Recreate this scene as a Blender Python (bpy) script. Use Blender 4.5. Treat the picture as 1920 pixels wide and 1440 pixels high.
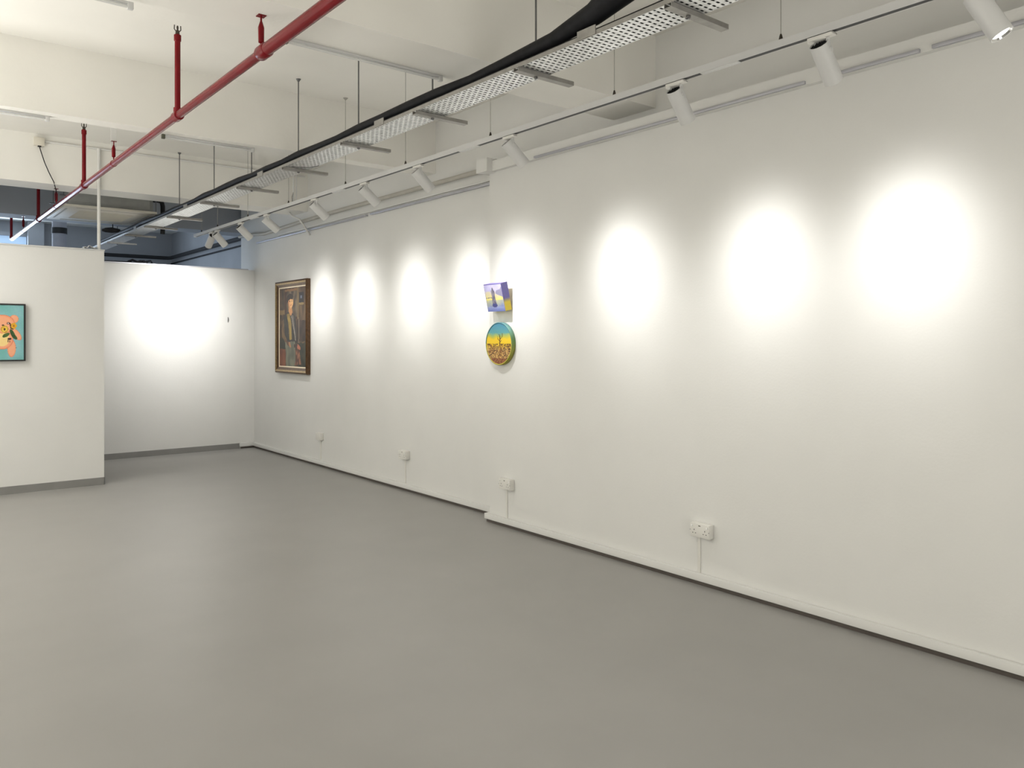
import bpy, bmesh, math, random
from mathutils import Vector, Matrix, noise

for o in list(bpy.data.objects):
    bpy.data.objects.remove(o)
S = bpy.context.scene
C = S.collection
PI = math.pi

# ------------------------------------------------------------------ camera
YAW = math.atan2(1190, 1480)
cam_data = bpy.data.cameras.new('camera')
cam_data.sensor_width = 36.0
cam_data.lens = 36.0 * 1480 / 1920
cam_data.shift_y = -83 / 1920
cam_data.clip_start = 0.05
cam_data.clip_end = 100
cam = bpy.data.objects.new('camera', cam_data)
cam.location = (0, 0, 1.55)
cam.rotation_euler = (PI / 2, 0, -YAW)
C.objects.link(cam)
S.camera = cam

# ------------------------------------------------------------------ world, exposure
w = bpy.data.worlds.new('world')
S.world = w
w.use_nodes = True
w.node_tree.nodes['Background'].inputs[0].default_value = (0.5, 0.62, 0.8, 1)
w.node_tree.nodes['Background'].inputs[1].default_value = 0.4
S.view_settings.view_transform = 'Standard'
S.view_settings.look = 'None'
S.view_settings.gamma = 1.0
S.view_settings.exposure = 0.0
S.view_settings.use_curve_mapping = False

# ------------------------------------------------------------------ room lights and added fill
WARM = (1.0, 0.975, 0.915)
def area_light(name, loc, sx, sy, power, rot=(0, 0, 0), col=WARM, spread=180, spec=1.0):
    d = bpy.data.lights.new(name, 'AREA')
    d.shape = 'RECTANGLE'; d.size = sx; d.size_y = sy; d.energy = power; d.color = col
    d.spread = math.radians(spread); d.specular_factor = spec
    o = bpy.data.objects.new(name, d); o.location = loc; o.rotation_euler = rot
    C.objects.link(o); return o
def spot_light(name, loc, target, power, size=100, blend=0.4, radius=0.03, col=(1.0, 0.99, 0.965), power_cos=16):
    d = bpy.data.lights.new(name, 'SPOT')
    d.energy = power; d.spot_size = math.radians(size); d.spot_blend = blend
    d.shadow_soft_size = radius; d.color = col
    o = bpy.data.objects.new(name, d); o.location = loc
    o.rotation_euler = (Vector(target) - Vector(loc)).to_track_quat('-Z', 'Y').to_euler()
    C.objects.link(o)
    # lamp optics: soft beam whose strength falls off as a power of the cosine off axis
    d.use_nodes = True; nt = d.node_tree; em = nt.nodes['Emission']
    tc = nt.nodes.new('ShaderNodeTexCoord'); sx = nt.nodes.new('ShaderNodeSeparateXYZ')
    ab = nt.nodes.new('ShaderNodeMath'); ab.operation = 'ABSOLUTE'
    pw = nt.nodes.new('ShaderNodeMath'); pw.operation = 'POWER'; pw.inputs[1].default_value = power_cos
    nt.links.new(tc.outputs['Normal'], sx.inputs[0]); nt.links.new(sx.outputs['Z'], ab.inputs[0])
    nt.links.new(ab.outputs[0], pw.inputs[0]); nt.links.new(pw.outputs[0], em.inputs['Strength'])
    return o
# fill lights without fixtures, added behind and left of the camera
area_light('rear_fill', (1.6, -2.2, 3.1), 3.0, 1.2, 9)
area_light('rear_up_fill', (1.4, -1.6, 0.7), 3.0, 1.0, 54, (math.radians(135), 0, 0))
area_light('far_fill', (-0.5, 7.2, 3.05), 1.0, 2.6, 22, col=(1.0, 0.985, 0.95))
# more added fill out of the frame, bounced off the left wall and ceiling
area_light('left_wall_fill', (-1.5, 3.0, 2.75), 0.5, 11.0, 54, (0, math.radians(62), 0), spread=130)
area_light('near_up_fill', (-1.5, 2.2, 1.2), 1.6, 6.0, 74, (PI, 0, 0), spread=150)
area_light('far_up_fill', (-1.7, 6.8, 1.0), 1.6, 2.6, 108, (PI, 0, 0), (1.0, 0.98, 0.93), spread=150)
# daylight of the far room's window
area_light('window_daylight', (1.2, 16.4, 2.2), 1.8, 2.4, 120, (-PI / 2, 0, 0), (0.68, 0.82, 1.0), spec=0.15)
# spotlights of the neighbouring track, left of the frame
spot_light('partition_spot', (-0.03, 8.43, 2.88), (0.95, 9.33, 1.45), 42, 110, radius=0.012, power_cos=7)

# ------------------------------------------------------------------ materials
def lin(c):
    return tuple((x / 12.92 if x <= 0.04045 else ((x + 0.055) / 1.055) ** 2.4) for x in c)
def mat(name, col, rough=0.5, metal=0.0, var=0.04, scale=8.0, bump=0.0, bscale=60.0, spec=0.5, coat=0.0, emit=None, es=0.0):
    m = bpy.data.materials.new(name); m.use_nodes = True
    nt = m.node_tree; b = nt.nodes['Principled BSDF']
    b.inputs['Roughness'].default_value = rough
    b.inputs['Metallic'].default_value = metal
    b.inputs['Specular IOR Level'].default_value = spec
    b.inputs['Coat Weight'].default_value = coat
    tc = nt.nodes.new('ShaderNodeTexCoord')
    n = nt.nodes.new('ShaderNodeTexNoise'); n.inputs['Scale'].default_value = scale; n.inputs['Detail'].default_value = 4
    nt.links.new(tc.outputs['Object'], n.inputs['Vector'])
    r = nt.nodes.new('ShaderNodeValToRGB')
    c0 = [max(0, x * (1 - var)) for x in col]; c1 = [min(1, x * (1 + var)) for x in col]
    r.color_ramp.elements[0].position = 0.3; r.color_ramp.elements[1].position = 0.7
    r.color_ramp.elements[0].color = (*c0, 1); r.color_ramp.elements[1].color = (*c1, 1)
    nt.links.new(n.outputs['Fac'], r.inputs['Fac'])
    nt.links.new(r.outputs['Color'], b.inputs['Base Color'])
    if bump:
        n2 = nt.nodes.new('ShaderNodeTexNoise'); n2.inputs['Scale'].default_value = bscale; n2.inputs['Detail'].default_value = 3
        nt.links.new(tc.outputs['Object'], n2.inputs['Vector'])
        bp = nt.nodes.new('ShaderNodeBump'); bp.inputs['Strength'].default_value = bump; bp.inputs['Distance'].default_value = 0.002
        nt.links.new(n2.outputs['Fac'], bp.inputs['Height']); nt.links.new(bp.outputs['Normal'], b.inputs['Normal'])
    if emit:
        b.inputs['Emission Color'].default_value = (*emit, 1); b.inputs['Emission Strength'].default_value = es
    return m

M = {}
M['wall'] = mat('white_wall_paint', (0.78, 0.775, 0.75), 0.75, var=0.012, scale=3, bump=0.25, bscale=70, spec=0.25)
M['ceiling'] = mat('ceiling_paint', (0.88, 0.865, 0.815), 0.85, var=0.02, scale=2, bump=0.3, bscale=40, spec=0.2)
M['floor'] = mat('grey_floor_coating', (0.355, 0.346, 0.330), 0.36, var=0.03, scale=2.2, bump=0.10, bscale=14, spec=0.5)
M['skirting'] = mat('grey_skirting', (0.25, 0.245, 0.235), 0.55, var=0.05)
M['gap'] = mat('shaded_skirting_gap', (0.10, 0.085, 0.075), 0.8, var=0.1)
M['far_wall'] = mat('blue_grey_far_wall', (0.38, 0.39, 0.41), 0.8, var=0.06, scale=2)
M['white'] = mat('white_enamel', (0.64, 0.64, 0.63), 0.38, var=0.01)
M['white_plastic'] = mat('white_plastic', (0.80, 0.785, 0.74), 0.35, var=0.01)
M['switch'] = mat('switch_plastic', (0.92, 0.92, 0.90), 0.2, var=0.0)
M['offwhite'] = mat('offwhite_plastic', (0.74, 0.70, 0.60), 0.45, var=0.03)
M['black'] = mat('black_plastic', (0.012, 0.012, 0.013), 0.5, var=0.2)
M['cable'] = mat('black_cable_rubber', (0.010, 0.010, 0.012), 0.6, var=0.3, scale=20, spec=0.2)
M['galv'] = mat('galvanised_steel', (0.74, 0.75, 0.75), 0.38, 0.9, var=0.14, scale=25, bump=0.1, bscale=30)
M['galv_dull'] = mat('dull_galvanised_steel', (0.33, 0.32, 0.30), 0.45, 0.6, var=0.12, scale=20)
M['rod'] = mat('grey_threaded_rod', (0.16, 0.16, 0.16), 0.45, 0.6, var=0.1)
M['wire'] = mat('pale_wire', (0.40, 0.39, 0.36), 0.5, 0.3)
M['alu'] = mat('aluminium_rail', (0.50, 0.50, 0.54), 0.4, 0.6, var=0.05)
M['red'] = mat('red_pipe_paint', (0.17, 0.004, 0.008), 0.27, var=0.12, scale=6, spec=0.2)
M['brass'] = mat('dark_brass', (0.06, 0.05, 0.04), 0.4, 0.7)
M['lens'] = mat('lit_lens', (0.9, 0.9, 0.85), 0.3, emit=(1, 0.97, 0.88), es=9)
M['reflector'] = mat('reflector', (0.8, 0.8, 0.8), 0.15, 1.0)
M['tube'] = mat('unlit_tube_glass', (0.72, 0.72, 0.70), 0.2)
M['socket_gold'] = mat('dark_lampholder', (0.10, 0.10, 0.07), 0.5)
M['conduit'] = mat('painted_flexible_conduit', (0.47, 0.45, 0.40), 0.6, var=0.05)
M['duct'] = mat('grey_duct', (0.40, 0.40, 0.44), 0.6)
M['chassis'] = mat('galvanised_chassis', (0.36, 0.36, 0.34), 0.5, 0.3, var=0.1)
M['insul'] = mat('black_insulation', (0.02, 0.02, 0.022), 0.8)
M['sky'] = mat('daylight_pane', (0.3, 0.4, 0.5), 0.3, emit=(0.34, 0.50, 0.72), es=0.9)
M['frame_wood'] = mat('bronze_gilt_wood', (0.09, 0.045, 0.018), 0.32, 0.25, var=0.35, scale=30)
M['frame_gold'] = mat('antique_gold', (0.34, 0.24, 0.11), 0.32, 0.5, var=0.25, scale=40)
M['liner'] = mat('cream_liner', (0.82, 0.70, 0.52), 0.6)
M['frame_black'] = mat('black_frame', (0.012, 0.011, 0.010), 0.4)
M['hook'] = mat('steel_hook', (0.2, 0.2, 0.2), 0.4, 0.8)

def paint_mat(name, rough=0.5):
    m = bpy.data.materials.new(name); m.use_nodes = True
    nt = m.node_tree; b = nt.nodes['Principled BSDF']; b.inputs['Roughness'].default_value = rough
    a = nt.nodes.new('ShaderNodeVertexColor'); a.layer_name = 'Col'
    n = nt.nodes.new('ShaderNodeTexNoise'); n.inputs['Scale'].default_value = 90
    tc = nt.nodes.new('ShaderNodeTexCoord'); nt.links.new(tc.outputs['Object'], n.inputs['Vector'])
    mx = nt.nodes.new('ShaderNodeMix'); mx.data_type = 'RGBA'; mx.blend_type = 'OVERLAY'; mx.inputs[0].default_value = 0.18
    nt.links.new(a.outputs['Color'], mx.inputs[6]); nt.links.new(n.outputs['Color'], mx.inputs[7])
    nt.links.new(mx.outputs[2], b.inputs['Base Color'])
    return m
M['paint'] = paint_mat('brushed_paint')

# ------------------------------------------------------------------ mesh helpers
class MB:
    def __init__(s):
        s.bm = bmesh.new()
    def box(s, x0, x1, y0, y1, z0, z1, bevel=0.0, mi=0):
        vs = [s.bm.verts.new(p) for p in ((x0,y0,z0),(x1,y0,z0),(x1,y1,z0),(x0,y1,z0),(x0,y0,z1),(x1,y0,z1),(x1,y1,z1),(x0,y1,z1))]
        fs = []
        for q in ((3,2,1,0),(4,5,6,7),(0,1,5,4),(1,2,6,5),(2,3,7,6),(3,0,4,7)):
            f = s.bm.faces.new([vs[i] for i in q]); f.material_index = mi; fs.append(f)
        if bevel:
            es = list({e for f in fs for e in f.edges})
            bmesh.ops.bevel(s.bm, geom=es, offset=bevel, segments=2, profile=0.5, affect='EDGES')
        return s
    def tube(s, pts, r, n=12, caps=True, mi=0, smooth=True):
        pts = [Vector(p) for p in pts]
        rs = r if isinstance(r, (list, tuple)) else [r] * len(pts)
        t = (pts[1] - pts[0]).normalized()
        u = t.orthogonal().normalized()
        rings = []
        for i, p in enumerate(pts):
            if i == 0: t = (pts[1] - pts[0])
            elif i == len(pts) - 1: t = (pts[-1] - pts[-2])
            else: t = (pts[i+1] - pts[i]).normalized() + (pts[i] - pts[i-1]).normalized()
            if t.length < 1e-9: t = Vector((0, 0, 1))
            t.normalize()
            u = (u - t * u.dot(t)).normalized(); v = t.cross(u)
            rings.append([s.bm.verts.new(p + (u * math.cos(2*PI*k/n) + v * math.sin(2*PI*k/n)) * rs[i]) for k in range(n)])
        for a, b in zip(rings, rings[1:]):
            for k in range(n):
                f = s.bm.faces.new((a[k], a[(k+1) % n], b[(k+1) % n], b[k])); f.smooth = smooth; f.material_index = mi
        if caps:
            f = s.bm.faces.new(list(reversed(rings[0]))); f.material_index = mi
            f = s.bm.faces.new(rings[-1]); f.material_index = mi
        return s
    def lathe(s, prof, n=32, mi=0, M4=None):
        # prof: (radius, height) pairs round local z
        rings = []
        for (r, z) in prof:
            ring = []
            for k in range(n):
                p = Vector((r * math.cos(2*PI*k/n), r * math.sin(2*PI*k/n), z))
                ring.append(s.bm.verts.new(M4 @ p if M4 else p))
            rings.append(ring)
        for i, (a, b) in enumerate(zip(rings, rings[1:])):
            for k in range(n):
                f = s.bm.faces.new((a[k], a[(k+1) % n], b[(k+1) % n], b[k])); f.material_index = mi
                f.smooth = True
        return s
    def disc(s, r, z, n=32, M4=None, flip=False, mi=0):
        vs = [Vector((r * math.cos(2*PI*k/n), r * math.sin(2*PI*k/n), z)) for k in range(n)]
        if M4: vs = [M4 @ v for v in vs]
        vs = [s.bm.verts.new(v) for v in vs]
        f = s.bm.faces.new(list(reversed(vs)) if flip else vs); f.material_index = mi
        return s
    def xform(s, m):
        bmesh.ops.transform(s.bm, matrix=m, verts=s.bm.verts); return s
    def build(s, name, m, parent=None, loc=None):
        me = bpy.data.meshes.new(name)
        bmesh.ops.recalc_face_normals(s.bm, faces=s.bm.faces)
        s.bm.to_mesh(me); s.bm.free()
        for mm in (m if isinstance(m, (list, tuple)) else [m]): me.materials.append(mm)
        # keep hard edges between differently facing faces
        try: me.set_sharp_from_angle(angle=math.radians(40))
        except Exception: pass
        o = bpy.data.objects.new(name, me); C.objects.link(o)
        if parent: o.parent = parent
        if loc: o.location = loc
        return o

def tag(o, label, cat, group=None):
    o['label'] = label; o['category'] = cat
    if group: o['group'] = group
    return o
def thing(name, label, cat, loc=(0, 0, 0), group=None):
    o = bpy.data.objects.new(name, None); o.empty_display_size = 0.05
    C.objects.link(o); o.location = loc
    return tag(o, label, cat, group)
def struct(name, mb, m, parent=None):
    o = mb.build(name, m, parent)
    if not parent: o['kind'] = 'structure'
    return o
def dup(root, loc):
    r = root.copy(); C.objects.link(r); r.location = loc
    for ch in root.children:
        c = ch.copy(); C.objects.link(c); c.parent = r
        for g in ch.children:
            d = g.copy(); C.objects.link(d); d.parent = c
    return r

# ------------------------------------------------------------------ the setting
SLAB, BOT = 3.67, 3.17
struct('floor', MB().box(-2.6, 5.0, -4.2, 16.8, -0.1, 0), M['floor'])
struct('ceiling', MB().box(-2.6, 5.0, -4.2, 16.8, SLAB, SLAB + 0.15), M['ceiling'])
# right-hand wall: the true wall, and the nearer stretch furred out in front of it
struct('wall_right', MB().box(4.24, 4.56, -4.2, 11.74, 0, SLAB), M['wall'])
struct('wall_right_front', MB().box(4.07, 4.24, -4.2, 5.367, 0, 2.97), M['wall'])
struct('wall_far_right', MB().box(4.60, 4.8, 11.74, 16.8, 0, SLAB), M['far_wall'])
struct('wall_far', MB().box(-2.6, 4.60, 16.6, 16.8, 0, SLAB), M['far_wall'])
struct('wall_left', MB().box(-2.6, -2.5, -4.2, 16.6, 0, SLAB), M['wall'])
struct('wall_rear', MB().box(-2.5, 4.07, -4.2, -4.1, 0, SLAB), M['wall'])
# downstand beams across the ceiling
for i, (y0, y1) in enumerate(((-2.1, -1.7), (0.87, 1.27), (3.67, 4.07), (6.46, 6.62), (9.40, 9.80))):
    struct('trim_%d' % (i + 1), MB().box(-2.5, 4.24, y0, y1, BOT, SLAB), M['ceiling'])
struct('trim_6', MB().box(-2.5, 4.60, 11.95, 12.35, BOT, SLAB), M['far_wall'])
# boxed ledge running above the furred wall
struct('trim_7', MB().box(4.03, 4.24, -4.1, 5.367, 2.97, 3.055).box(3.975, 4.24, 5.28, 5.43, 2.965, 3.077), M['wall'])
# low partitions with a thin capping strip
p = MB().box(-2.5, 1.895, 9.335, 9.455, 0.0, 2.50)
struct('wall_partition_left', p, M['wall'])
struct('trim_8', MB().box(-2.5, 1.90, 9.325, 9.465, 2.50, 2.515), M['white'])
struct('baseboard_left', MB().box(-2.5, 1.899, 9.325, 9.335, 0, 0.078).box(1.895, 1.899, 9.325, 9.46, 0, 0.078), M['skirting'])
struct('wall_back', MB().box(-2.5, 4.24, 11.21, 11.33, 0, 2.55), M['wall'])
struct('trim_9', MB().box(-2.5, 4.15, 11.20, 11.34, 2.55, 2.563), M['alu'])
struct('baseboard_back', MB().box(-2.5, 4.02, 11.2, 11.21, 0, 0.075), M['skirting'])
# white board along the right wall, raised off the floor over a recess strip coloured dark for its shadow
struct('baseboard_right', MB().box(4.037, 4.07, -4.1, 5.40, 0.027, 0.073, 0.003).box(4.07, 4.2, 5.367, 5.40, 0.027, 0.073).box(4.207, 4.24, 5.40, 11.19, 0.027, 0.073, 0.003).box(4.02, 4.207, 11.175, 11.205, 0.027, 0.083, 0.002), M['wall'])
struct('trim_10', MB().box(4.052, 4.07, -4.1, 5.385, 0, 0.027).box(4.222, 4.24, 5.40, 11.19, 0, 0.027).box(4.04, 4.222, 11.19, 11.205, 0, 0.027), M['gap'])
# far room window
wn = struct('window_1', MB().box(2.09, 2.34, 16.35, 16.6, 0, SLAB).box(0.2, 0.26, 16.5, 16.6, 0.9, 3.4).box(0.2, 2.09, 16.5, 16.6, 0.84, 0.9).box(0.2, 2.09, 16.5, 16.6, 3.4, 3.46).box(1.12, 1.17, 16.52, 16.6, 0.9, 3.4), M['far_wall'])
struct('pane', MB().box(0.26, 2.09, 16.57, 16.59, 0.9, 3.4), M['sky'], wn)

# ------------------------------------------------------------------ cable tray
tray = thing('cable_tray', 'long perforated galvanised cable tray hanging under the beams on strut bars and rods', 'cable tray', (2.65, 0, 2.94))
T0, T1 = 0.5, 13.4
X0, X1 = -0.10, 0.10
def tray_bed():
    bm = bmesh.new(); pitch = 0.031; nrow = int((T1 - T0) / pitch)
    ncol = 6; cw = (X1 - X0) / (ncol + 0.0)
    hl, hw, t = 0.0115, 0.0056, 0.0015
    def cell(cx, cy, wx, wy, has):
        if not has:
            vs = [bm.verts.new((cx + a * wx / 2, cy + b * wy / 2, 0)) for a, b in ((-1,-1),(1,-1),(1,1),(-1,1))]
            bm.faces.new(vs); return
        o = [(-1,-1),(0,-1),(1,-1),(1,0),(1,1),(0,1),(-1,1),(-1,0)]
        O = [bm.verts.new((cx + a * wx / 2, cy + b * wy / 2, 0)) for a, b in o]
        k = min(hl, wx / 2 * 0.8)
        i_ = [(-k*.75,-hw),(0,-hw),(k*.75,-hw),(k,0),(k*.75,hw),(0,hw),(-k*.75,hw),(-k,0)]
        I = [bm.verts.new((cx + a, cy + b, 0)) for a, b in i_]
        for j in range(8):
            bm.faces.new((O[j], O[(j+1) % 8], I[(j+1) % 8], I[j]))
    for r in range(nrow):
        cy = T0 + (r + 0.5) * pitch
        if r % 2 == 0:
            for c in range(ncol): cell(X0 + (c + 0.5) * cw, cy, cw, pitch, True)
        else:
            cell(X0 + cw * 0.25, cy, cw / 2, pitch, True)
            for c in range(ncol - 1): cell(X0 + (c + 1) * cw, cy, cw, pitch, True)
            cell(X1 - cw * 0.25, cy, cw / 2, pitch, True)
    bmesh.ops.remove_doubles(bm, verts=bm.verts, dist=1e-5)
    ret = bmesh.ops.extrude_face_region(bm, geom=list(bm.faces))
    for e in ret['geom']:
        if isinstance(e, bmesh.types.BMVert): e.co.z += t
    b = MB(); b.bm.free(); b.bm = bm
    return b
tray_bed().build('tray_bed', M['galv'], tray)
for sx in (X0, X1):
    s_ = 1 if sx < 0 else -1
    MB().box(min(sx, sx - s_*0.0015), max(sx, sx - s_*0.0015), T0, T1, 0.0, 0.021).box(min(sx, sx + s_*0.003), max(sx, sx + s_*0.003), T0, T1, 0.021, 0.0225).build('side_rail', M['galv_dull'], tray)
BARS = (1.15, 2.13, 3.12, 4.10, 5.06, 6.09, 7.12, 8.15, 9.33, 10.3, 11.28, 12.3)
for i, y in enumerate(BARS):
    b = MB()
    b.box(-0.115, 0.27, y - 0.02, y - 0.0175, -0.024, -0.002).box(-0.115, 0.27, y + 0.0175, y + 0.02, -0.024, -0.002).box(-0.115, 0.27, y - 0.0175, y + 0.0175, -0.024, -0.0215)
    o = b.build('strut_bar', M['galv_dull'], tray)
    rt = (BOT if (3.67 < y < 4.07 or 9.4 < y < 9.8) else SLAB) - 2.94
    MB().tube([(0.018, y, -0.035), (0.018, y, rt - 0.004)], 0.0052, 8).tube([(0.018, y, rt - 0.022), (0.018, y, rt - 0.001)], [0.007, 0.02], 12).tube([(0.018, y, -0.032), (0.018, y, -0.025)], 0.011, 6, smooth=False).build('threaded_rod', M['rod'], tray)
for y in (2.62, 4.55, 6.6, 8.7, 10.8):
    MB().box(-0.106, -0.1015, y - 0.06, y + 0.06, 0.002, 0.045).build('joint_plate', M['galv_dull'], tray)
MB().tube([(-0.07, 6.02, -0.006), (-0.03, 5.98, -0.012), (0.04, 5.92, -0.016), (0.09, 5.86, -0.005)], 0.002, 6).build('cable_tie', M['black'], tray)

# black cables lying on the tray, each its own thing
def cable(name, off, r, seed, label, y0=0.5, y1=13.2, zbase=2.943, rise=None):
    rnd = random.Random(seed); pts = []; y = y0; n = int((y1 - y0) / 0.25)
    for i in range(n + 1):
        y = y0 + (y1 - y0) * i / n
        x = 2.65 + off + 0.0015 * math.sin(y * 2.1 + seed) + rnd.uniform(-.0007, .0007)
        z = zbase + r + abs((0.006 if zbase > 2.96 else 0.001) * math.sin(y * 1.7 + seed * 2))
        pts.append((x, y, z))
    if rise: pts = rise + pts
    o = MB().tube(pts, r, 10).build(name, M['cable'])
    tag(o, label, 'cable', 'black cables on the cable tray')
cable('power_cable', -0.0765, 0.0175, 1, 'thick black cable along the tray edge, outermost and nearest the red pipe')
cable('power_cable', -0.038, 0.0175, 2, 'black cable second from the tray edge that faces the red pipe')
cable('power_cable', 0.0005, 0.0175, 3, 'black cable along the middle of the perforated tray')
cable('power_cable', 0.039, 0.0175, 4, 'black cable next to the middle of the tray, toward the lighting track')
cable('power_cable', 0.077, 0.0175, 6, 'black cable along the tray edge facing the lighting track')
# black sheathed bundle coming down to the tray near the top of the frame, then lying along it
rnd = random.Random(9)
pts = [(2.42, 1.5, 3.669), (2.44, 1.75, 3.42), (2.485, 2.02, 3.22), (2.515, 2.22, 3.15), (2.545, 2.36, 3.10), (2.575, 2.6, 3.052), (2.595, 2.9, 3.028), (2.597, 3.3, 3.018)]
rs = [0.08, 0.10, 0.105, 0.095, 0.075, 0.052, 0.036, 0.028]
y = 3.6
while y < 13.2:
    r_ = 0.026 + rnd.uniform(-.004, .004)
    pts.append((2.600 + rnd.uniform(-.006, .006), y, 2.984 + r_ + rnd.uniform(0, .006))); rs.append(r_); y += 0.33
tag(MB().tube(pts, rs, 16).build('cable_bundle', M['cable']), 'black sheathed cable bundle dropping from the ceiling and running on along the tray', 'cable bundle')

# ------------------------------------------------------------------ lighting track with its spotlights
TX, TZ = 3.2, 2.905
trk = thing('lighting_track', 'long white lighting track with a dark slot hanging on thin wires along the right wall', 'lighting track', (TX, 0, TZ))
b = MB()
A0, A1 = 0.3, 10.49
b.box(-0.018, -0.0145, A0, A1, -0.030, 0.004).box(0.0145, 0.018, A0, A1, -0.030, 0.004).box(-0.0145, 0.0145, A0, A1, 0.0, 0.004)
b.build('track_rail', M['white'], trk)
MB().box(-0.0144, 0.0144, A0 + .01, A1 - .01, -0.0285, -0.001).build('conductor_slot', M['black'], trk)
MB().box(-0.019, 0.019, A1, A1 + 0.03, -0.031, 0.005, 0.003).build('end_cap', M['white'], trk)
for y in (2.36, 4.45, 6.44, 8.45):
    MB().box(-0.016, 0.016, y - 0.11, y + 0.11, -0.034, -0.0286, 0.002).build('joint_cover', M['white'], trk)
for y in (1.0, 2.03, 3.07, 4.21, 5.30, 6.31, 7.54, 8.65, 9.65, 10.25):
    top = (BOT if (9.4 < y < 9.8) else SLAB) - TZ
    MB().tube([(0, y, 0.02), (0, y, top - 0.002)], 0.0025, 6).tube([(0, y, top - 0.02), (0, y, top - 0.001)], [0.004, 0.022], 12).build('suspension_wire', M['wire'], trk)
    MB().tube([(0, y, 0.004), (0, y, 0.008), (0, y, 0.024), (0, y, 0.034)], [0.010, 0.010, 0.007, 0.004], 10).build('wire_grip', M['brass'], trk)

def spotlight(y, target, label, power, power_cos=16, lit=True):
    t = thing('track_spotlight', label, 'spotlight', (TX, y, TZ - 0.031), 'white cylinder spotlights on the lighting track')
    # adapter box and round yoke plate
    b = MB().box(-0.0165, 0.0165, -0.058, 0.062, -0.016, -0.001, 0.003)
    b.lathe([(0.001, -0.026), (0.024, -0.026), (0.030, -0.022), (0.030, -0.016), (0.001, -0.0158)], 28, M4=Matrix.Translation((0, 0.02, 0)) @ Matrix.Diagonal((1, 1.5, 1, 1)))
    b.build('adapter', M['white_plastic'], t)
    MB().tube([(-0.02, -0.055, -0.003), (-0.024, -0.062, -0.008), (-0.012, -0.070, -0.014), (0.004, -0.066, -0.014)], 0.0022, 8).build('locking_lever', M['galv_dull'], t)
    piv = Vector((0.0, 0.0, -0.072))
    d = (Vector(target) - (Vector((TX, y, TZ - 0.031)) + piv)).normalized()
    q = d.to_track_quat('Z', 'Y'); M4 = Matrix.Translation(piv) @ q.to_matrix().to_4x4()
    R, L0, L1 = 0.0415, -0.038, 0.150
    # yoke arm sits in a slot on top of the body
    side = Vector((0.0, -1.0, 0.0))
    b = MB().tube([(0.0, -0.028, -0.020), (0.0, -0.032, -0.04), (0.0, -0.034, -0.072)], [0.009, 0.0085, 0.008], 10)
    b.tube([(0.0, -0.046, -0.072), (0.0, -0.024, -0.072)], 0.011, 16)
    b.build('arm', M['white'], t)
    b = MB()
    b.lathe([(R - 0.004, L0 + 0.022), (R - 0.003, L0), (R, L0 + 0.0012), (R, L1 - 0.0012), (R - 0.002, L1), (R - 0.004, L1 - 0.018)], 40, M4=M4)
    b.build('lamp_body', M['white'], t)
    b = MB().disc(R - 0.0038, L0 + 0.012, 40, M4)
    for k in range(-3, 4):
        h = math.sqrt(max(0, (R - .005) ** 2 - (k * .011) ** 2))
        bb = [(k*.011 - .001, -h), (k*.011 + .001, -h), (k*.011 + .001, h), (k*.011 - .001, h)]
        lo = [b.bm.verts.new(M4 @ Vector((p_[0], p_[1], L0 + .011))) for p_ in bb]
        hi = [b.bm.verts.new(M4 @ Vector((p_[0], p_[1], L0 + .004))) for p_ in bb]
        b.bm.faces.new(hi)
        for j in range(4): b.bm.faces.new((lo[j], lo[(j+1) % 4], hi[(j+1) % 4], hi[j]))
    b.build('rear_heat_sink', M['black'], t)
    MB().lathe([(R - 0.0045, L1 - 0.001), (R - 0.011, L1 - 0.009)], 40, M4=M4).build('reflector', M['reflector'], t)
    MB().disc(R - 0.0105, L1 - 0.0088, 40, M4).build('lens', M['lens'], t)
    wp = Vector((TX, y, TZ - 0.031)) + piv + d * (L1 - 0.004)
    spot_light('track_spot_light', wp, target, power, 110, radius=0.012, power_cos=power_cos)
    return t
W1, W2 = 4.07, 4.24
PW = 96
SP = [
 (1.20, (3.65, -0.15, 0.19), 'nearest track spotlight, cut by the top edge, its glowing lens showing', PW),
 (1.83, (W1, 1.84, 1.88), 'second nearest track spotlight, above the largest bright patch on the wall', PW),
 (2.63, (W1, 2.70, 1.84), 'third nearest track spotlight, tilted before the gap in the wall rail', PW),
 (4.00, (W1, 3.74, 1.84), 'track spotlight just right of the wall step, above the ledge end', PW),
 (5.11, (W1, 4.93, 1.86), 'first track spotlight beyond the wall step, lighting the two small artworks', PW),
 (5.96, (W2, 5.80, 1.88), 'track spotlight second beyond the wall step, between two others over the recessed wall', PW),
 (6.93, (W2, 6.82, 1.88), 'track spotlight third beyond the wall step, right of the hanging strap', PW),
 (8.10, (W2, 7.90, 1.88), 'pale track spotlight left of the hanging strap, blending into the wall behind', PW),
 (8.86, (W2, 8.97, 1.88), 'track spotlight directly above the empty corner left of the portrait, standing alone', PW),
 (9.86, (3.12, 11.2, 1.70), 'track spotlight nearest the end, turned away toward the back partition', 215),
 (9.66, (W2, 9.80, 1.72), 'track spotlight crossing in front of the last one, turned toward the portrait', 60),
]
for y, tg, lb, pw in SP:
    spotlight(y, tg, lb, pw * (0.88 if y < 3 else 1.0), 6 if 9.8 < y else 17)

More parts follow.
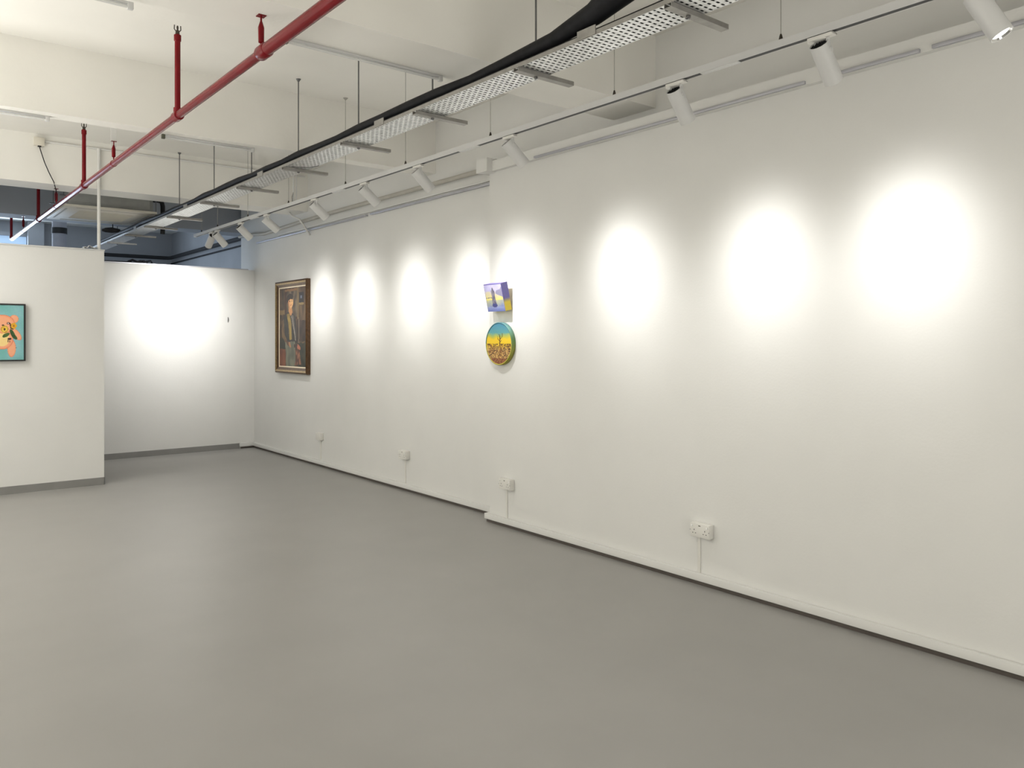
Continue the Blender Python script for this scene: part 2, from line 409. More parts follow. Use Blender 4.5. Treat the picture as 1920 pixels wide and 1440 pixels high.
# ------------------------------------------------------------------ red sprinkler pipe
RX, RZ = 1.495, 2.98
sp = thing('sprinkler_pipe', 'long glossy red sprinkler pipe running under the ceiling beams with upright branches', 'pipe', (RX, 0, RZ))
MB().tube([(0, 0.2, 0), (0, 3.83, 0)], 0.0305, 24).build('pipe_section', M['red'], sp)
MB().tube([(0, 3.80, 0), (0, 13.22, 0), (0, 13.28, 0.012), (0, 13.30, 0.05)], 0.0245, 20).build('pipe_section', M['red'], sp)
MB().tube([(0, 3.775, 0), (0, 3.785, 0), (0, 3.86, 0), (0, 3.875, 0)], [0.031, 0.036, 0.036, 0.026], 24).build('reducer_collar', M['red'], sp)
for y in (5.27, 8.20, 10.86, 13.3):
    if y < 13: MB().tube([(0, y - 0.042, 0), (0, y - 0.038, 0), (0, y + 0.038, 0), (0, y + 0.042, 0)], [0.026, 0.032, 0.032, 0.026], 20).tube([(0, y, 0.015), (0, y, 0.05), (0, y, 0.052)], [0.025, 0.025, 0.02], 16).build('tee_fitting', M['red'], sp)
    r = MB().tube([(0, y, 0.02), (0, y, 0.50)], 0.0175, 16)
    r.tube([(0, y, 0.475), (0, y, 0.48), (0, y, 0.515), (0, y, 0.52)], [0.0175, 0.022, 0.022, 0.016], 16)
    o = r.build('riser', M['red'], sp)
    h = MB().tube([(0, y, 0.515), (0, y, 0.54), (0, y, 0.548)], [0.014, 0.012, 0.008], 12)
    for sx in (-1, 1):
        h.tube([(sx*0.010, y, 0.54), (sx*0.020, y, 0.552), (sx*0.019, y, 0.578)], 0.0032, 8)
    h.tube([(0, y, 0.545), (0, y, 0.565), (0, y, 0.576)], [0.004, 0.007, 0.004], 8)
    g = h.build('sprinkler_head', M['brass'], o)
for y, kind in ((3.86, 0), (7.02, 1), (9.66, 2), (12.1, 2)):
    h = MB(); hz = (BOT if kind != 1 else 3.16) - RZ
    h.tube([(0, y, 0.02), (0, y, 0.05), (0, y, 0.055), (0, y, hz - 0.06), (0, y, hz - 0.03)], [0.004, 0.005, 0.014, 0.015, 0.006], 12, mi=0)
    h.tube([(0, y, hz - 0.035), (0, y, hz - 0.001)], 0.005, 8, mi=0)
    h.box(-0.02, 0.02, y - 0.02, y + 0.02, hz - 0.004, hz - 0.0005, mi=0)
    h.tube([(0, y - 0.012, 0), (0, y + 0.012, 0)], 0.033 if kind == 0 else 0.027, 20, mi=0)
    if kind == 1: h.box(-0.021, 0.021, y - 0.003, y + 0.003, 0.135, SLAB - RZ - 0.0005, mi=1)
    h.build('pipe_hanger', [M['red'], M['wall']], sp)

# ------------------------------------------------------------------ unlit tube battens under the beams
def batten(x0, x1, y, label):
    t = thing('tube_batten', label, 'light fitting', (x0, y, BOT), 'unlit tube battens under the beams')
    L = x1 - x0
    MB().box(0.0, L, -0.011, 0.011, -0.014, -0.0005, 0.002).build('batten_body', M['white'], t)
    for xx in (0.0, L):
        MB().box(xx - 0.012, xx + 0.014, -0.013, 0.013, -0.036, -0.0008, 0.003).build('lamp_holder', M['socket_gold'] if xx == 0 else M['white'], t)
    MB().tube([(0.012, 0, -0.025), (L - 0.012, 0, -0.025)], 0.0065, 12).build('tube', M['tube'], t)
batten(-0.20, 0.945, 4.10, 'unlit tube batten at the top left, left of the red pipe')
batten(1.70, 2.69, 4.05, 'unlit tube batten between the red pipe and the cable tray on the nearest beam')
batten(-0.2, 0.96, 6.57, 'short stretch of unlit tube batten at the left edge on the second beam')
batten(1.755, 2.47, 6.57, 'unlit tube batten on the second beam behind the cable tray rods')

# ------------------------------------------------------------------ white conduit on the third beam, with its box and drop
cd = thing('wall_conduit', 'white conduit along the third beam face dropping to the left partition top', 'conduit', (0, 9.4, 0))
MB().tube([(1.35, -0.012, 3.60), (4.2, -0.012, 3.60)], 0.0105, 10).build('conduit_run', M['wall'], cd)
MB().tube([(1.853, -0.018, 3.60), (1.853, -0.018, 2.516)], 0.0165, 14).build('drop_pipe', M['wall'], cd)
MB().box(1.25, 1.345, -0.045, 0.0, 3.545, 3.63, 0.004).build('junction_box', M['offwhite'], cd)
MB().box(1.285, 1.315, -0.038, -0.008, 3.535, 3.546).build('cable_gland', M['black'], cd)
tag(MB().tube([(1.30, 9.375, 3.536), (1.315, 9.372, 3.48), (1.345, 9.37, 3.38), (1.385, 9.37, 3.28), (1.43, 9.38, 3.19), (1.47, 9.50, 3.12), (1.475, 9.58, 3.03)], 0.0045, 8).build('sagging_cable', M['cable']),
    'thin dark cable sagging from the junction box toward the red pipe', 'cable')

# ------------------------------------------------------------------ ceiling cassette in the far room
ac = thing('air_conditioner', 'ceiling cassette air conditioner with a cream grille seen over the left partition', 'air conditioner', (2.15, 10.77, 3.07))
MB().box(-0.44, 0.44, -0.50, 0.50, 0.03, 0.36, 0.006).box(-0.442, 0.442, -0.502, 0.502, 0.07, 0.078).box(0.44, 0.485, -0.46, -0.30, 0.05, 0.30).build('chassis', M['chassis'], ac)
MB().tube([(-0.12, -0.503, 0.24), (-0.12, -0.499, 0.24)], 0.07, 28).build('knockout_plate', M['chassis'], ac)
b = MB().box(-0.494, 0.494, -0.62, 0.62, 0.0, 0.028, 0.006)
b.build('grille_panel', M['offwhite'], ac)
g = MB()
for k in range(14):
    y = -0.33 + k * 0.05
    g.box(-0.30, 0.30, y, y + 0.012, -0.004, 0.001)
g.build('intake_louvres', M['offwhite'], ac)
for (x0, x1, y0, y1) in ((-0.36, 0.36, -0.55, -0.53), (-0.36, 0.36, 0.53, 0.55), (-0.455, -0.435, -0.42, 0.42), (0.435, 0.455, -0.42, 0.42)):
    MB().box(x0, x1, y0, y1, -0.003, 0.001).build('air_outlet', M['conduit'], ac)
for sx in (-0.46, 0.46):
    for sy in (-0.35, 0.35):
        MB().tube([(sx, sy, 0.16), (sx, sy, SLAB - 3.07)], 0.005, 6).box(sx - 0.04, sx + 0.04, sy - 0.02, sy + 0.02, 0.155, 0.165).build('hanger_rod', M['rod'], ac)
MB().tube([(0.437, -0.15, 0.24), (0.63, -0.15, 0.245), (0.67, -0.15, 0.23), (0.685, -0.14, 0.18), (0.69, -0.13, -0.05), (0.69, -0.11, -0.17)], 0.028, 14).build('refrigerant_pipe', M['insul'], ac)
b = MB()
b.tube([(2.30, 11.46, 2.99), (2.34, 11.46, 2.995), (2.42, 11.46, 3.0), (2.49, 11.46, 3.0), (2.52, 11.46, 3.01)], [0.012, 0.03, 0.038, 0.026, 0.012], 12)
b.tube([(2.43, 11.46, 3.02), (2.43, 11.46, SLAB)], 0.006, 6)
tag(b.build('hanging_bracket', M['insul']), 'dark hanging bracket under the far edge of the ceiling cassette', 'bracket')
dk = thing('round_duct', 'grey round duct with a black band standing in the far room', 'duct', (2.21, 14.0, 0))
MB().tube([(0, 0, 0), (0, 0, SLAB)], 0.10, 28).build('duct_body', M['duct'], dk)
MB().tube([(0, 0, 3.20), (0, 0, 3.29)], 0.108, 28).build('duct_band', M['black'], dk)
# services in the far room
tag(MB().tube([(2.6, 16.4, 3.15), (3.2, 16.4, 3.155), (4.40, 16.4, 3.16), (4.47, 16.37, 3.16), (4.50, 16.3, 3.16), (4.50, 14.0, 3.16), (4.50, 11.9, 3.16)], 0.035, 12).build('service_pipe', M['insul']),
    'thick black pipe bending round the far room above the back partition', 'pipe')
tag(MB().tube([(4.585, 16.58, 3.07), (4.585, 14.0, 3.07), (4.585, 11.9, 3.07)], 0.014, 10).build('service_pipe', M['insul']),
    'thin dark pipe on the far room wall below the thick black pipe', 'pipe')
b = MB()
rnd = random.Random(5); pts = []
for k in range(40):
    a = k * 0.9
    pts.append((2.60 + k * 0.006 + 0.06 * math.cos(a), 11.27 + 0.045 * math.sin(a), 2.585 + 0.018 * math.sin(a * 1.7) + rnd.uniform(-.004, .004)))
b.tube(pts, 0.009, 8).tube([(2.15, 11.27, 2.572), (2.4, 11.28, 2.572), (2.60, 11.27, 2.575)], 0.009, 8)
tag(b.build('cable_tangle', M['cable']), 'tangle of dark cables just above the back partition top', 'cable')
b = MB()
# crumpled white sheet left on the partition top
nx, ny = 10, 5; gv = [[b.bm.verts.new((1.70 + i * 0.014, 9.345 + j * 0.02, 2.517 + 0.018 * abs(math.sin(i * 1.3 + j * 2.1)) + (0.02 if 3 < i < 6 else 0))) for j in range(ny)] for i in range(nx)]
for i in range(nx - 1):
    for j in range(ny - 1): b.bm.faces.new((gv[i][j], gv[i+1][j], gv[i+1][j+1], gv[i][j+1]))
ex = bmesh.ops.extrude_face_region(b.bm, geom=list(b.bm.faces))
for v in ex['geom']:
    if isinstance(v, bmesh.types.BMVert): v.co.z += 0.003
tag(b.build('crumpled_wrapper', M['switch']), 'small crumpled white wrapper lying on the left partition top', 'wrapper')

# ------------------------------------------------------------------ rails and conduits at the top of the right wall
def seg(name, label, cat, x0, x1, y0, y1, z0, z1, m, group=None):
    return tag(MB().box(x0, x1, y0, y1, z0, z1, 0.002).build(name, m), label, cat, group)
seg('picture_rail', 'grey hanging rail under the ledge, right of the second nearest spotlight', 'picture rail', 4.012, 4.03, -1.0, 1.72, 2.972, 2.992, M['alu'], 'hanging rails under the ledge')
seg('picture_rail', 'short grey hanging rail under the ledge between the two rail gaps', 'picture rail', 4.012, 4.03, 1.78, 2.29, 2.972, 2.990, M['alu'], 'hanging rails under the ledge')
seg('picture_rail', 'long grey hanging rail under the ledge, running back toward the wall step', 'picture rail', 4.012, 4.03, 2.40, 4.72, 2.972, 2.990, M['alu'], 'hanging rails under the ledge')
seg('picture_rail', 'grey hanging rail on the recessed wall, nearer piece beside the wall step', 'picture rail', 4.205, 4.24, 5.42, 7.72, 2.918, 2.938, M['alu'], 'hanging rails on the recessed wall')
seg('picture_rail', 'grey hanging rail on the recessed wall, far piece near the corner', 'picture rail', 4.205, 4.24, 7.82, 11.05, 2.918, 2.936, M['alu'], 'hanging rails on the recessed wall')
seg('cable_trunking', 'slim white trunking just above the rail on the recessed wall', 'trunking', 4.222, 4.24, 5.42, 10.3, 2.955, 2.972, M['wall'])
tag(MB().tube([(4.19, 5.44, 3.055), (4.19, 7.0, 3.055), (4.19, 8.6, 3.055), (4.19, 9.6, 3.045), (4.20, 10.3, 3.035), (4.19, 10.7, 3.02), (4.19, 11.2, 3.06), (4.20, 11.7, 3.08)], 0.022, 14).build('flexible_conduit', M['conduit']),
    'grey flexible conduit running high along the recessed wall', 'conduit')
hs = thing('hanging_strap', 'white metal strap hanging beside the track above the recessed wall', 'strap', (3.27, 7.55, 0))
MB().box(-0.018, -0.012, -0.01, 0.01, 2.93, SLAB).box(0.012, 0.018, -0.01, 0.01, 2.95, SLAB).build('strap', M['white'], hs)
MB().tube([(-0.015, 0, 3.03), (-0.03, 0, 2.98), (-0.025, 0, 2.93), (0.0, 0, 2.92), (0.022, 0, 2.935)], 0.005, 8).build('hook', M['galv_dull'], hs)
ls = tag(MB().tube([(4.08, 9.60, 3.169), (4.10, 9.55, 3.12), (4.135, 9.4, 3.06), (4.15, 9.32, 2.98), (4.183, 9.3, 2.92), (4.226, 9.3, 2.86)], 0.013, 10).build('cable_loop', M['wall']),
    'white cable loop coming down over the conduit beside the hanging rail', 'cable')
tag(MB().tube([(3.86, 11.205, 1.82), (3.86, 11.19, 1.825), (3.86, 11.18, 1.86)], 0.0035, 8).tube([(3.86, 11.2, 1.80), (3.86, 11.2, 1.87)], 0.005, 8).build('picture_hook', M['hook']),
    'small dark picture hook on the bare back partition', 'hook')

# ------------------------------------------------------------------ wall sockets
def socket(X, yc, z0, w_, dpt, detail, label, gap_side):
    t = thing('wall_socket', label, 'socket', (X, yc, 0), 'white surface sockets along the right wall')
    h = 0.088
    MB().box(-dpt, 0, -w_/2, w_/2, z0, z0 + h, 0.005).build('socket_box', M['white_plastic'], t)
    MB().box(-dpt - 0.006, -dpt + 0.002, -w_/2 + .001, w_/2 - .001, z0 + .001, z0 + h - .001, 0.003).build('faceplate', M['white_plastic'], t)
    xf = -dpt - 0.006
    if detail:
        for s_ in (-1, 1):
            yb = s_ * w_ * 0.27
            MB().box(xf - 0.004, xf + 0.001, yb + s_*0.018 - 0.006, yb + s_*0.018 + 0.006, z0 + h - 0.026, z0 + h - 0.013, 0.001).build('rocker_switch', M['switch'], t)
            p_ = MB()
            p_.box(xf - 0.0006, xf + 0.001, yb - 0.0022, yb + 0.0022, z0 + 0.042, z0 + 0.050)
            p_.box(xf - 0.0006, xf + 0.001, yb - 0.014, yb - 0.008, z0 + 0.024, z0 + 0.0285)
            p_.box(xf - 0.0006, xf + 0.001, yb + 0.008, yb + 0.014, z0 + 0.024, z0 + 0.0285)
            p_.box(xf - 0.0006, xf + 0.001, yb + s_*0.031 - .002, yb + s_*0.031 + .002, z0 + 0.040, z0 + 0.044)
            p_.build('pin_holes', M['black'], t)
        MB().box(xf - 0.0006, xf + 0.001, -0.008, 0.008, z0 + h - 0.017, z0 + h - 0.011).build('rating_mark', M['socket_gold'], t)
    MB().box(-0.008, 0, gap_side - 0.010, gap_side + 0.010, 0.073, z0, 0.001).build('mini_trunking', M['white_plastic'], t)
socket(4.07, 3.125, 0.306, 0.150, 0.042, True, 'double wall socket with two white rocker switches, largest and nearest', 0.035)
socket(4.07, 5.105, 0.315, 0.150, 0.042, True, 'double wall socket just right of the wall step', 0.02)
socket(4.24, 7.01, 0.325, 0.150, 0.045, True, 'double wall socket on the recessed wall, left of the wall step', 0.01)
socket(4.24, 9.00, 0.325, 0.125, 0.045, False, 'plain boxed wall socket farthest away, below the portrait side of the wall', 0.01)

# ------------------------------------------------------------------ paintings
def s2l(c): return lin(tuple(max(0, min(1, x / 255)) for x in c))
def mixc(a, b, t):
    t = max(0, min(1, t)); return tuple(a[i] * (1 - t) + b[i] * t for i in range(3))
def nz(u, v, s=6.0, k=0.0): return noise.noise(Vector((u * s, v * s, k)))
def inell(u, v, cx, cy, rx, ry, rot=0):
    dx, dy = u - cx, v - cy; c_, s_ = math.cos(rot), math.sin(rot)
    X_, Y_ = dx * c_ + dy * s_, -dx * s_ + dy * c_
    return (X_ / rx) ** 2 + (Y_ / ry) ** 2
def inpoly(u, v, P):
    r = False; j = len(P) - 1
    for i in range(len(P)):
        if (P[i][1] > v) != (P[j][1] > v) and u < (P[j][0] - P[i][0]) * (v - P[i][1]) / (P[j][1] - P[i][1]) + P[i][0]: r = not r
        j = i
    return r
def segd(u, v, a, b):
    ax, ay = a; bx, by = b; L = (bx-ax)**2 + (by-ay)**2
    t = max(0, min(1, ((u-ax)*(bx-ax) + (v-ay)*(by-ay)) / L))
    return math.hypot(u - ax - t*(bx-ax), v - ay - t*(by-ay))

def canvas(name, O, U, V, nx, ny, fn, parent, mask=None):
    """flat painted sheet: O lower-left corner, U and V its edges"""
    bm = bmesh.new(); O, U, V = Vector(O), Vector(U), Vector(V)
    g = [[bm.verts.new(O + U * (i / nx) + V * (j / ny)) for j in range(ny + 1)] for i in range(nx + 1)]
    col = bm.loops.layers.float_color.new('Col')
    for i in range(nx):
        for j in range(ny):
            u, v = (i + .5) / nx, (j + .5) / ny
            if mask and not mask(u, v): continue
            f = bm.faces.new((g[i][j], g[i+1][j], g[i+1][j+1], g[i][j+1]))
            c_ = s2l(fn(u, v))
            for l in f.loops: l[col] = (*c_, 1)
    for v_ in [v_ for v_ in bm.verts if not v_.link_faces]: bm.verts.remove(v_)
    me = bpy.data.meshes.new(name); bm.to_mesh(me); bm.free(); me.materials.append(M['paint'])
    o = bpy.data.objects.new(name, me); C.objects.link(o); o.parent = parent
    return o

# portrait of a man in a dark vest, in a deep bronze frame
def portrait(u, v):
    uu = u + 0.012 * nz(u, v, 14, 1); vv = v + 0.010 * nz(u, v, 14, 2)
    c = mixc((62, 44, 32), (92, 68, 48), 0.5 + nz(u, v, 9, 3))
    if uu < 0.20: c = mixc((84, 62, 42), (52, 38, 30), 0.5 + 1.2 * nz(u, v, 12, 5))
    if uu < 0.2 and 0.66 < vv < 0.72: c = (120, 96, 62)
    if 0.20 < uu < 0.74 and vv > 0.60: c = (60, 34, 24)                       # mirror frame
    if 0.27 < uu < 0.68 and 0.63 < vv < 0.96: c = mixc((54, 42, 36), (110, 96, 76), 0.4 + 1.3 * nz(u, v, 10, 7))
    if 0.20 < uu < 0.74 and 0.955 < vv < 0.985: c = (118, 84, 52)
    if 0.68 < uu < 0.74 and vv > 0.60: c = (112, 92, 62)
    if 0.74 < uu < 0.92 and 0.80 < vv < 0.93: c = (30, 28, 34)
    if 0.80 < uu < 0.86 and 0.85 < vv < 0.89: c = (98, 104, 122)
    if 0.74 < uu < 0.92 and 0.775 < vv < 0.80: c = (134, 112, 70)
    if uu > 0.74 and vv < 0.77: c = mixc((70, 54, 40), (102, 80, 56), 0.5 + 1.5 * nz(u, v * .4, 14, 8))
    if uu > 0.66 and 0.32 < vv < 0.58: c = mixc((42, 32, 28), (66, 48, 38), 0.5 + nz(u, v, 10, 9))
    if abs(uu - 0.74) < 0.012 and 0.30 < vv < 0.62: c = (128, 112, 96)
    if uu > 0.7 and vv < 0.30: c = mixc((36, 40, 32), (60, 58, 42), 0.5 + nz(u, v, 11, 10))
    if uu < 0.24 and vv < 0.22: c = mixc((106, 58, 38), (132, 76, 50), 0.5 + nz(u, v, 9, 11))
    if uu < 0.24 and 0.22 <= vv < 0.36: c = (44, 44, 34)
    # body: shirt sleeves, vest, mustard shirt front
    if inpoly(uu, vv, [(0.12, .60), (0.30, .69), (0.46, .69), (0.62, .63), (0.68, .30), (0.20, .28)]): c = mixc((50, 48, 44), (34, 34, 34), .5 + nz(u, v, 12, 12))
    if inpoly(uu, vv, [(0.08, .58), (0.16, .61), (0.20, .40), (0.32, .30), (0.26, .27), (0.10, .38)]): c = mixc((122, 98, 66), (92, 70, 50), .5 + nz(u, v, 12, 13))
    if inpoly(uu, vv, [(0.28, .66), (0.40, .67), (0.46, .52), (0.48, .34), (0.38, .33), (0.34, .52)]): c = mixc((150, 126, 62), (112, 92, 48), .5 + 1.4 * nz(u, v, 13, 14))
    if inpoly(uu, vv, [(0.46, .66), (0.54, .64), (0.64, .36), (0.60, .34)]): c = (92, 86, 82)
    if abs(segd(uu, vv, (0.47, .63), (0.62, .34))) < 0.010: c = (146, 136, 124)
    # trousers and hands
    if inpoly(uu, vv, [(0.22, .30), (0.60, .32), (0.62, .0), (0.26, .0)]): c = mixc((116, 116, 98), (88, 90, 78), .5 + 1.2 * nz(u, v, 9, 15))
    if inpoly(uu, vv, [(0.22, .34), (0.40, .30), (0.42, .26), (0.30, .27)]): c = (92, 62, 46)
    if inell(uu, vv, 0.40, .275, .06, .022, -.6) < 1: c = (168, 118, 82)
    if inell(uu, vv, 0.73, .245, .07, .03, -.3) < 1: c = (176, 104, 80)
    if inpoly(uu, vv, [(0.56, .28), (0.70, .30), (0.66, .22), (0.56, .24)]): c = (62, 48, 42)
    if inpoly(uu, vv, [(0.60, .20), (0.76, .22), (0.82, .03), (0.58, .02), (.66, .12)]): c = mixc((144, 96, 70), (84, 50, 38), .5 + 2.2 * nz(u, v, 16, 16))
    # head and neck
    if inpoly(uu, vv, [(0.36, .76), (0.48, .76), (0.50, .68), (0.44, .64), (0.36, .69)]): c = (178, 126, 80)
    e = inell(uu, vv, 0.425, .815, .105, .078)
    if e < 1: c = mixc((226, 178, 118), (150, 96, 62), max(0, (0.44 - uu) * 7) + e * .35)
    if inell(uu, vv, 0.40, .872, .125, .050, .1) < 1 and vv > .858 - .25 * abs(uu - .44): c = (40, 30, 26)
    if inell(uu, vv, 0.315, .85, .03, .045) < 1: c = (44, 32, 27)
    if e < 1:
        if inell(uu, vv, 0.40, .826, .022, .0065) < 1 or inell(uu, vv, 0.475, .826, .020, .0065) < 1: c = (66, 42, 32)
        if inell(uu, vv, 0.447, .802, .010, .018) < 1: c = (196, 140, 92)
        if inell(uu, vv, 0.445, .775, .030, .006) < 1: c = (146, 72, 56)
    return tuple(x * 1.0 for x in c)
pt = thing('framed_portrait', 'framed oil portrait of a standing person in a dark vest hanging on the recessed wall', 'painting', (4.24, 9.815, 1.716))
HW, HH = 0.505, 0.605
def frame_ring(mb, hw, hh, wd, x0, x1, mi=0):
    # four mitred bars between the outer rectangle and the inner one
    O = [(-hw,-hh),(hw,-hh),(hw,hh),(-hw,hh)]; I = [(-hw+wd,-hh+wd),(hw-wd,-hh+wd),(hw-wd,hh-wd),(-hw+wd,hh-wd)]
    for k in range(4):
        a, b_, c_, d_ = O[k], O[(k+1) % 4], I[(k+1) % 4], I[k]
        lo = [mb.bm.verts.new((x1, p_[0], p_[1])) for p_ in (a, b_, c_, d_)]
        hi = [mb.bm.verts.new((x0[0] if j < 2 else x0[1], p_[0], p_[1])) for j, p_ in enumerate((a, b_, c_, d_))]
        fs = [mb.bm.faces.new(hi), mb.bm.faces.new(list(reversed(lo)))]
        for j in range(4): fs.append(mb.bm.faces.new((lo[j], lo[(j+1) % 4], hi[(j+1) % 4], hi[j])))
        for f in fs: f.material_index = mi
b = MB()
frame_ring(b, HW, HH, 0.020, (-0.050, -0.058), -0.002, 0)
frame_ring(b, HW - 0.020, HH - 0.020, 0.022, (-0.058, -0.046), -0.002, 1)
frame_ring(b, HW - 0.042, HH - 0.042, 0.034, (-0.044, -0.030), -0.002, 0)
b.build('picture_frame', [M['frame_wood'], M['frame_gold']], pt)
b = MB(); frame_ring(b, HW - 0.076, HH - 0.076, 0.015, (-0.030, -0.026), -0.004, 0); b.build('liner', M['liner'], pt)
hw, hh = HW - 0.089, HH - 0.089
canvas('canvas', (-0.022, hw, -hh), (0, -2*hw, 0), (0, 0, 2*hh), 90, 170, portrait, pt)

# pink bear with a flower on a turquoise ground, in a black frame
def bear(u, v):
    # u 0..1 over 0.576 m wide, v 0..1 ; centre of the bear at u=.5
    x = (u - 0.5) * 0.576; y = (v - 0.5) * 0.53 + 0.004; x -= 0.093
    c = mixc((112, 178, 172), (140, 190, 196), 0.5 + 1.1 * nz(u, v, 4, 1))
    PK, PO, OUT = (244, 172, 132), (238, 140, 100), (214, 110, 84)
    def blob(c, cx, cy, rx, ry, rot=0, inner=PK):
        e = inell(x, y, cx, cy, rx, ry, rot)
        if e < 1: return mixc(inner, PO, max(0, (e - .55) * 1.6)) if e < .93 else OUT
        return c
    c = blob(c, 0.085, -0.15, 0.038, 0.085)
    c = blob(c, -0.085, -0.15, 0.038, 0.085)
    c = blob(c, 0.0, -0.06, 0.10, 0.10)
    e = inell(x, y, 0.0, -0.06, .065, .07)
    if e < 1: c = (246, 214, 142)
    c = blob(c, 0.12, -0.01, 0.035, 0.075, 0.7)
    c = blob(c, -0.12, -0.01, 0.035, 0.075, -0.7)
    c = blob(c, 0.108, 0.135, 0.040, 0.040)
    c = blob(c, -0.108, 0.135, 0.040, 0.040)
    c = blob(c, 0.0, 0.085, 0.115, 0.090)
    if inell(x, y, 0.022, 0.035, 0.036, 0.036) < 1 and math.hypot(x - .022, y - .035) > 0: c = mixc((222, 176, 40), (240, 206, 96), .5 + nz(u, v, 20, 4))
    e = math.hypot(x - .022, y - .035)
    if 0.026 < e < 0.033 and int(math.atan2(y - .035, x - .022) * 4) % 2 == 0: c = (132, 74, 30)
    if inell(x, y, 0.022, 0.035, 0.009, 0.012) < 1 : c = (70, 36, 26)
    if inell(x, y, 0.008, 0.073, .012, .007) < 1: c = (36, 24, 20)
    for sx in (-1, 1):
        e = inell(x, y, sx * 0.055 - (0 if sx > 0 else 0), 0.092, 0.013, 0.012)
        if e < 1: c = (46, 20, 20)
        if e < .25: c = (236, 220, 206)
    # yellow flower, stem and leaves
    for k in range(5):
        a = k * 2*PI/5
        if inell(x, y, 0.105 + .014*math.cos(a), 0.068 + .016*math.sin(a), .015, .015) < 1: c = (226, 168, 34)
    if inell(x, y, .105, .068, .006, .010) < 1: c = (170, 100, 26)
    if segd(x, y, (0.072, 0.09), (0.078, 0.045)) < .005 or segd(x, y, (0.078, .045), (.100, .036)) < .005: c = (48, 44, 30)
    if inell(x, y, 0.095, -0.012, 0.018, 0.052, 0.42) < 1 or inell(x, y, 0.112, -.040, .016, .032, .75) < 1: c = mixc((40, 72, 34), (66, 98, 46), .5 + nz(u, v, 24, 6))
    if inell(x, y, 0.035, -0.022, 0.017, 0.036, -1.05) < 1: c = mixc((52, 84, 36), (84, 112, 48), .5 + nz(u, v, 24, 7))
    if inell(x, y, .066, -.058, .018, .010) < 1 or segd(x, y, (.056, -.058), (.052, -.088)) < .004 or segd(x, y, (.064, -.058), (.068, -.088)) < .003: c = (54, 26, 30)
    if inell(x, y, .125, -.145, .004, .004) < 1: c = (50, 84, 80)
    return c
bp_ = thing('framed_bear_painting', 'black framed painting of a pink bear with a flower on turquoise, on the left partition', 'painting', (0.88, 9.335, 1.623))
bw, bh = 0.288, 0.288
b = MB()
for (x0, x1, z0, z1) in ((-bw, bw, bh - .014, bh), (-bw, bw, -bh, -bh + .014), (-bw, -bw + .016, -bh + .014, bh - .014), (bw - .016, bw, -bh + .014, bh - .014)):
    b.box(x0, x1, -0.040, -0.001, z0, z1)
b.build('picture_frame', M['frame_black'], bp_)
canvas('canvas', (-bw + .016, -0.033, -bh + .014), (2*bw - .032, 0, 0), (0, 0, 2*bh - .028), 150, 150, bear, bp_)

# box canvas tilted out from the wall: pale rock in a yellow and violet landscape
def rock(u, v):
    c = mixc((150, 152, 206), (206, 200, 236), v + .5 * nz(u, v, 4, 1))
    if v < .74: c = mixc((238, 226, 120), (206, 196, 214), (v - .42) / .32 + .4 * nz(u, v, 5, 2))
    if v < .42: c = mixc((128, 140, 196), (214, 212, 150), (v - .10) / .36 + .5 * nz(u, v, 4, 3))
    if v < .16: c = mixc((108, 120, 186), (150, 160, 206), v * 6)
    if u > .62 and v > .5 + .35 * (1 - u) and v < .72 + .35 * (u - .62) + .1 * nz(u, v, 9, 4): c = (150, 146, 176)
    if abs(v - .50 - .04 * nz(u, v, 6, 7)) < .015 and u < .45: c = (128, 120, 130)
    w_ = .075 + .05 * (1 - v)
    if .24 < v < .86 and abs(u - .46 - .02 * nz(u, v, 8, 5)) < w_ * min(1, (.86 - v) * 6 + .25): c = mixc((100, 96, 120), (150, 146, 156), .5 + 1.4 * nz(u, v, 9, 6))
    if inell(u, v, .46, .22, .15, .07) < 1: c = (74, 78, 138)
    if u < .02 or u > .98 or v > .97: c = (108, 100, 170)
    return c
def rock_side(u, v):
    return mixc((212, 190, 60), (104, 98, 162), (v - .30) / .16)
bx = thing('box_painting', 'small tilted box canvas painted with a rock, hanging above the round painting', 'painting', (4.07, 5.175, 1.80))
dY, dZ, dX = 0.1175, 0.232, 0.068
tilt = math.radians(13)
bx_m = Matrix.Rotation(-tilt, 4, 'Y')
inner = bpy.data.objects.new('box_canvas', None)
b = MB().box(-dX + .001, -0.001, -dY + .001, dY - .001, .001, dZ - .001)
b.box(-.0, 0.035, -0.03, 0.03, 0.10, 0.12)
b.xform(Matrix.Translation((-0.004, 0, 0)) @ bx_m)
b.build('stretcher_box', M['liner'], bx)
def tv(p_): return (Matrix.Translation((-0.004, 0, 0)) @ bx_m) @ Vector(p_)
def tcanvas(name, O, U, V, nx, ny, fn):
    O2 = tv(O); return canvas(name, O2, tv(Vector(O) + Vector(U)) - O2, tv(Vector(O) + Vector(V)) - O2, nx, ny, fn, bx)
tcanvas('front_canvas', (-dX, dY, 0), (0, -2*dY, 0), (0, 0, dZ), 60, 60, rock)
tcanvas('side_canvas', (-dX, -dY, 0), (dX, 0, 0), (0, 0, dZ), 8, 40, rock_side)
tcanvas('side_canvas', (0, dY, 0), (-dX, 0, 0), (0, 0, dZ), 8, 40, rock_side)
tcanvas('bottom_canvas', (0, dY, 0), (0, -2*dY, 0), (-dX, 0, 0), 30, 4, lambda u, v: (226, 206, 70))
tcanvas('top_canvas', (-dX, dY, dZ), (0, -2*dY, 0), (dX, 0, 0), 30, 4, lambda u, v: (150, 140, 205))

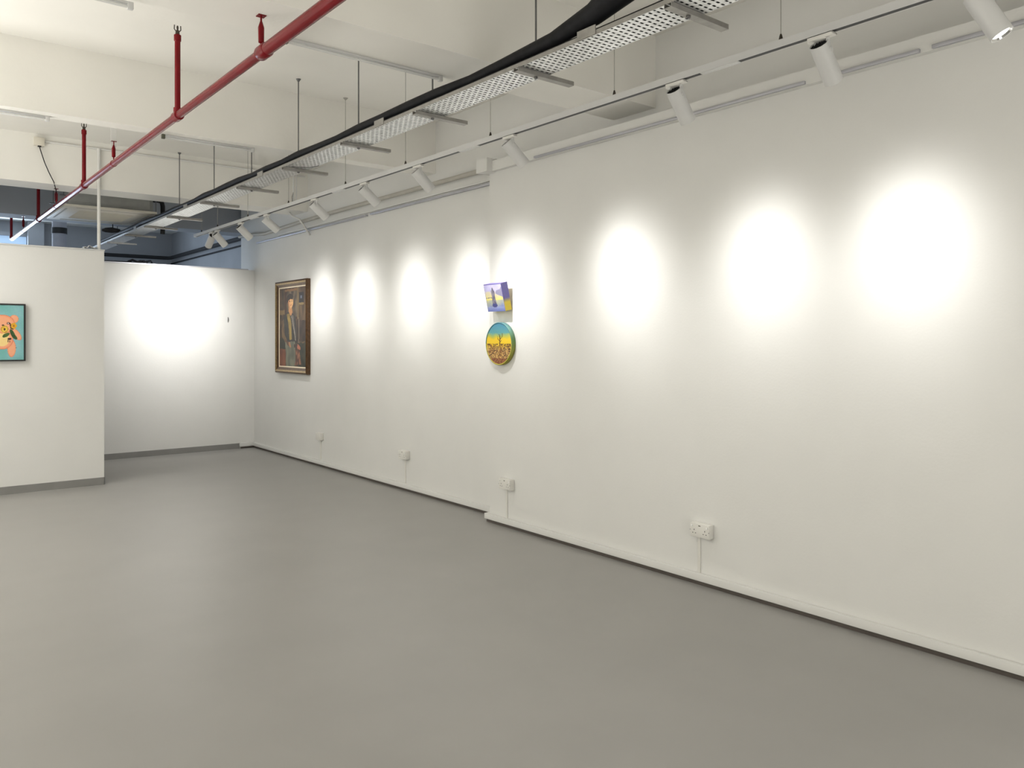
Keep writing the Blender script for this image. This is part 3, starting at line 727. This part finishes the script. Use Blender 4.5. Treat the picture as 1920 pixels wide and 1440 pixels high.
# round painting: bare tree on cracked ground under a blue to yellow sky
def tree(u, v):
    if v > .76: c = mixc((96, 160, 166), (72, 140, 172), (v - .76) * 4)
    elif v > .50: c = mixc((236, 200, 40), (110, 166, 158), (v - .62) / .15 + .25 * nz(u, v, 6, 1))
    else: c = mixc((206, 160, 40), (240, 206, 44), .5 + nz(u, v, 7, 2))
    if v < .50:
        n_ = nz(u, v * 1.4, 13, 3) + .6 * nz(u, v, 26, 4)
        g_ = mixc((196, 150, 84), (226, 190, 120), .5 + nz(u, v, 6, 5))
        c = mixc(c, g_, (.50 - v) * 6)
        if abs(n_) < .15: c = mixc(c, (72, 42, 28), .9)
        elif n_ < -.35: c = (134, 88, 50)
    if v < .14: c = mixc(c, (120, 50, 34), .5)
    T_ = ((.55, .42, .54, .72, .014), (.545, .56, .46, .62, .008), (.545, .60, .64, .68, .008), (.64, .68, .64, .76, .006), (.46, .62, .455, .68, .006), (.545, .54, .61, .58, .007), (.54, .66, .49, .74, .005), (.56, .50, .50, .53, .006))
    for a in T_:
        if segd(u, v, a[:2], a[2:4]) < a[4]: c = (74, 48, 26)
    return c
rd = thing('round_painting', 'round painting of a bare tree on cracked ground, below the tilted box canvas', 'painting', (4.07, 5.19, 1.517))
RR, RT = 0.178, 0.042
rim_cols = [(0.0, (150, 140, 40)), (0.35, (146, 150, 60)), (0.62, (92, 134, 84)), (0.85, (120, 170, 160)), (1.0, (110, 164, 176))]
def rim(v):
    for (a, ca), (b_, cb) in zip(rim_cols, rim_cols[1:]):
        if v <= b_: return mixc(ca, cb, (v - a) / (b_ - a))
    return rim_cols[-1][1]
bm = bmesh.new(); col = bm.loops.layers.float_color.new('Col'); n = 72
prof = [(RR, -0.001), (RR, -RT + .002), (RR - .002, -RT), (RR - .008, -RT), (RR - .010, -RT + .003)]
rings = [[bm.verts.new((x_, r_ * math.cos(2*PI*k/n), r_ * math.sin(2*PI*k/n))) for k in range(n)] for r_, x_ in prof]
for i, (a, b_) in enumerate(zip(rings, rings[1:])):
    for k in range(n):
        f = bm.faces.new((a[k], a[(k+1) % n], b_[(k+1) % n], b_[k])); f.smooth = True
        v_ = (math.sin(2*PI*(k+.5)/n) + 1) / 2
        c_ = rim(v_)
        if i >= 2: c_ = mixc(c_, (216, 206, 90) if v_ < .5 else (60, 110, 130), .6)
        for l in f.loops: l[col] = (*s2l(c_), 1)
f = bm.faces.new(rings[0])
for l in f.loops: l[col] = (*s2l((150, 140, 90)), 1)
me = bpy.data.meshes.new('round_stretcher'); bmesh.ops.recalc_face_normals(bm, faces=bm.faces); bm.to_mesh(me); bm.free(); me.materials.append(M['paint'])
o = bpy.data.objects.new('round_stretcher', me); C.objects.link(o); o.parent = rd
R2 = RR - .0095
canvas('canvas', (-RT + .0035, R2, -R2), (0, -2*R2, 0), (0, 0, 2*R2), 100, 100, tree, rd, mask=lambda u, v: (u - .5) ** 2 + (v - .5) ** 2 < .2505)
